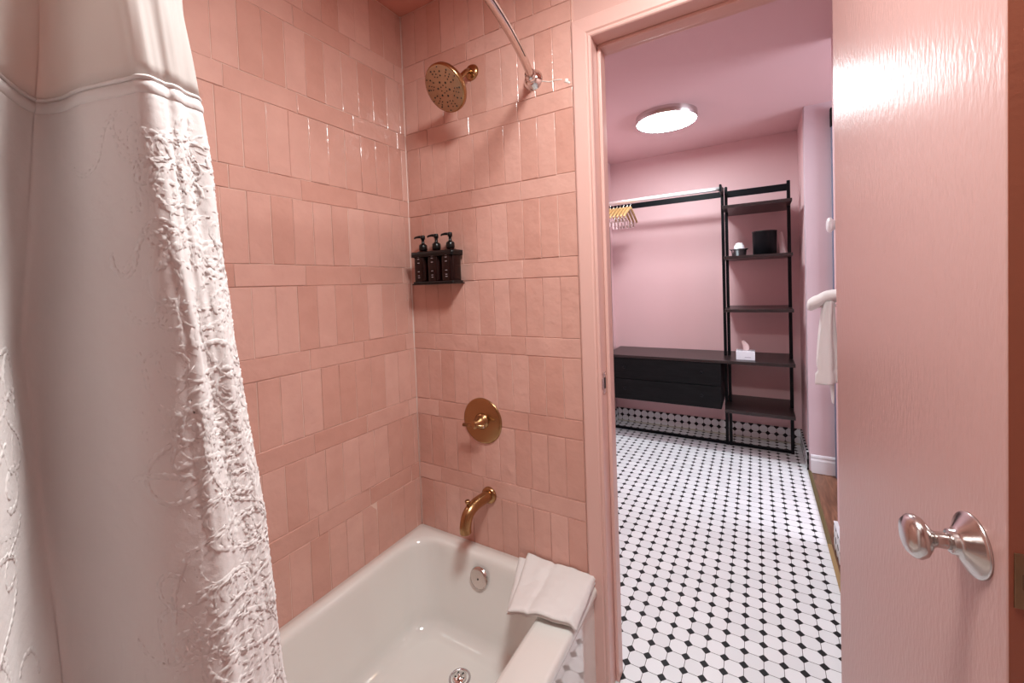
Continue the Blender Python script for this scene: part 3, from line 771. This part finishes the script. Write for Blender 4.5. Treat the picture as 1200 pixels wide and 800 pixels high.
q = MB(); q.box(-.085, -.045, 3.4740, 3.4752, .742, .745); q.build('printed_line', simple('grey_print', (.35, .36, .42), .6), tb)

# closet ceiling lamp
lc = V((-.515, 2.975, CZ))
lm = empty('ceiling_light', tuple(lc)); tag(lm, 'lit round flush ceiling light with a brushed metal rim in the closet', 'ceiling light')
q = MB(); q.lathe([(.190, -.0005), (.190, -.040), (.192, -.046), (.197, -.048), (.199, -.046), (.199, -.0005)], lc, (0, 0, 1), 80); q.build('rim', NICKEL, lm)
q = MB(); q.lathe([(.190, -.040), (.186, -.044), (.10, -.046), (0, -.046)], lc, (0, 0, 1), 80); q.build('diffuser', EM_C, lm)
# bathroom ceiling lamp (above the camera, out of the frame)
lc = V((-.06, .50, CZ))
lm = empty('ceiling_light', tuple(lc)); tag(lm, 'round ceiling light above the bathroom floor, outside the photograph', 'ceiling light')
q = MB(); q.lathe([(.170, -.0005), (.170, -.040), (.177, -.044), (.179, -.0005)], lc, (0, 0, 1), 64); q.build('rim', NICKEL, lm)
q = MB(); q.lathe([(.170, -.038), (.12, -.050), (0, -.056)], lc, (0, 0, 1), 64); q.build('diffuser', EM_B, lm)

# right side details in the far room
bp = empty('tall_panel', (.448, 3.335, 0)); tag(bp, 'narrow tall slate blue panel with a black top beside the door edge, far room', 'panel')
q = MB(); q.box(.431, .475, 3.318, 3.352, .0, 2.29); q.build('panel', BLUEG, bp, bevel=.003)
q = MB(); q.box(.426, .475, 3.318, 3.352, 2.2905, 2.41); q.build('top_block', BLACKM, bp, bevel=.006)
th_ = empty('wall_knob', (.325, 2.41, 1.575)); tag(th_, 'round white knob high on the near wall end, above the hanging towel', 'wall knob')
q = MB(); q.lathe([(0, .036), (.022, .035), (.032, .031), (.036, .024), (.034, .017), (.024, .012), (.024, 0)], (.325, 2.41, 1.575), (-1, 0, 0), 36); q.build('knob_cap', WHITEP, th_)
hk = empty('towel_hook', (.325, 2.30, 1.21)); tag(hk, 'small metal hook behind the hanging hand towel', 'towel hook')
q = MB(); q.lathe([(0, .006), (.018, .006), (.02, 0)], (.325, 2.30, 1.205), (-1, 0, 0), 20); q.build('hook_plate', NICKEL, hk)
q = MB(); q.tube(crom([V((.323, 2.30, 1.205)), V((.28, 2.30, 1.200)), V((.235, 2.30, 1.200)), V((.222, 2.30, 1.208))], 8), .006, 12); q.build('hook_arm', NICKEL, hk)
ht = MB(); L = []
# rolled upper fold lying over the hook arm
path = crom([V((.200, 2.30, 1.204)), V((.212, 2.30, 1.208)), V((.240, 2.30, 1.222)), V((.270, 2.30, 1.240)), V((.3245, 2.30, 1.249))], 8)
n_ = len(path)
for k, p in enumerate(path):
    t = k / (n_ - 1); r = .033 * math.sqrt(max(.01, 1 - (1 - min(1, t * 2.4)) ** 2)) * (1 - .10 * t); ring = []
    for j_ in range(24):
        a = 2 * math.pi * j_ / 24; rr = r * (1 - .32 * max(0, math.cos(a - 3.9)) ** 6) + .0015 * noise.noise(V((a, t * 6, 0)))
        ring.append(p + V((0, math.cos(a) * rr * 1.5, math.sin(a) * rr)))
    L.append(ring)
ht.loops(L, True, True, True)
L = []
for k in range(34):
    t = k / 33; z = 1.225 - .375 * t; c = .281 - .016 * t - .003 * math.sin(t * 5); hw = .020 + .020 * min(1, t * 1.4) + (.005 if t > .86 else 0) - (.004 if .80 < t < .86 else 0)
    ring = []
    for j_ in range(40):
        a = 2 * math.pi * j_ / 40; rx = hw * (1 + .10 * math.sin(3 * a + t * 2) + .10 * math.cos(5 * a)); ry = .036 * (1 + .25 * math.sin(4 * a + 1))
        ring.append(V((c + rx * math.cos(a), 2.30 + ry * math.sin(a), z + .008 * math.cos(a) * t)))
    L.append(ring)
ht.loops(L, True, True, True)
L = []
for k in range(12):
    t = k / 11; z = .93 - .175 * t
    L.append([V((.290 + .014 * (1 - .7 * t) * math.cos(a) + .004 * t, 2.325 + .02 * math.sin(a), z)) for a in [2 * math.pi * j_ / 18 for j_ in range(18)]])
ht.loops(L, True, True, True)
tag(ht.build('hand_towel', TOWEL, base=(.23, 2.30, 1.2)), 'white hand towel bunched over a hook and hanging down beside the door', 'towel')

# ------------------------------------------------------------------ daylight in the far room (its window is out of sight)
def area(name, loc, size, power, col, rot):
    l = bpy.data.lights.new(name, 'AREA'); l.shape = 'RECTANGLE'; l.size, l.size_y = size; l.energy = power; l.color = col
    o = bpy.data.objects.new(name, l); COL.objects.link(o); o.location = loc; o.rotation_euler = rot; return o
area('window_daylight', (2.45, 2.45, 1.5), (1.2, 1.3), 50, (.80, .88, 1.0), (0, math.radians(90), 0))
w = bpy.data.worlds.new('w'); bpy.context.scene.world = w; w.use_nodes = True
w.node_tree.nodes['Background'].inputs[0].default_value = (.9, .85, .85, 1); w.node_tree.nodes['Background'].inputs[1].default_value = .2

# ------------------------------------------------------------------ camera
yaw, pit, rol, F, CX, CY = -0.5311422945882985, -0.029026477561422518, -0.03660882666711483, 478.05447172571894, 605.9851087547145, 347.16045382630205
cy, sy, cp_, sp2, cr, sr = math.cos(yaw), math.sin(yaw), math.cos(pit), math.sin(pit), math.cos(rol), math.sin(rol)
f0 = V((sy * cp_, cy * cp_, sp2)); r0 = V((cy, -sy, 0)); u0 = r0.cross(f0)
rr_ = r0 * cr + u0 * sr; uu_ = -r0 * sr + u0 * cr
cd = bpy.data.cameras.new('camera'); co = bpy.data.objects.new('camera', cd); COL.objects.link(co)
M = Matrix((rr_, uu_, -f0)).transposed().to_4x4(); M.translation = V((0, 0, CAMZ)); co.matrix_world = M
cd.sensor_fit = 'HORIZONTAL'; cd.sensor_width = 36; cd.lens = 36 * F / 1200
cd.shift_x = (600 - CX) / 1200; cd.shift_y = (CY - 400) / 1200; cd.clip_start = .02
sc_ = bpy.context.scene; sc_.camera = co
sc_.view_settings.view_transform = 'Standard'; sc_.view_settings.look = 'None'; sc_.view_settings.gamma = 1
sc_.view_settings.use_curve_mapping = False; sc_.view_settings.exposure = 0.38
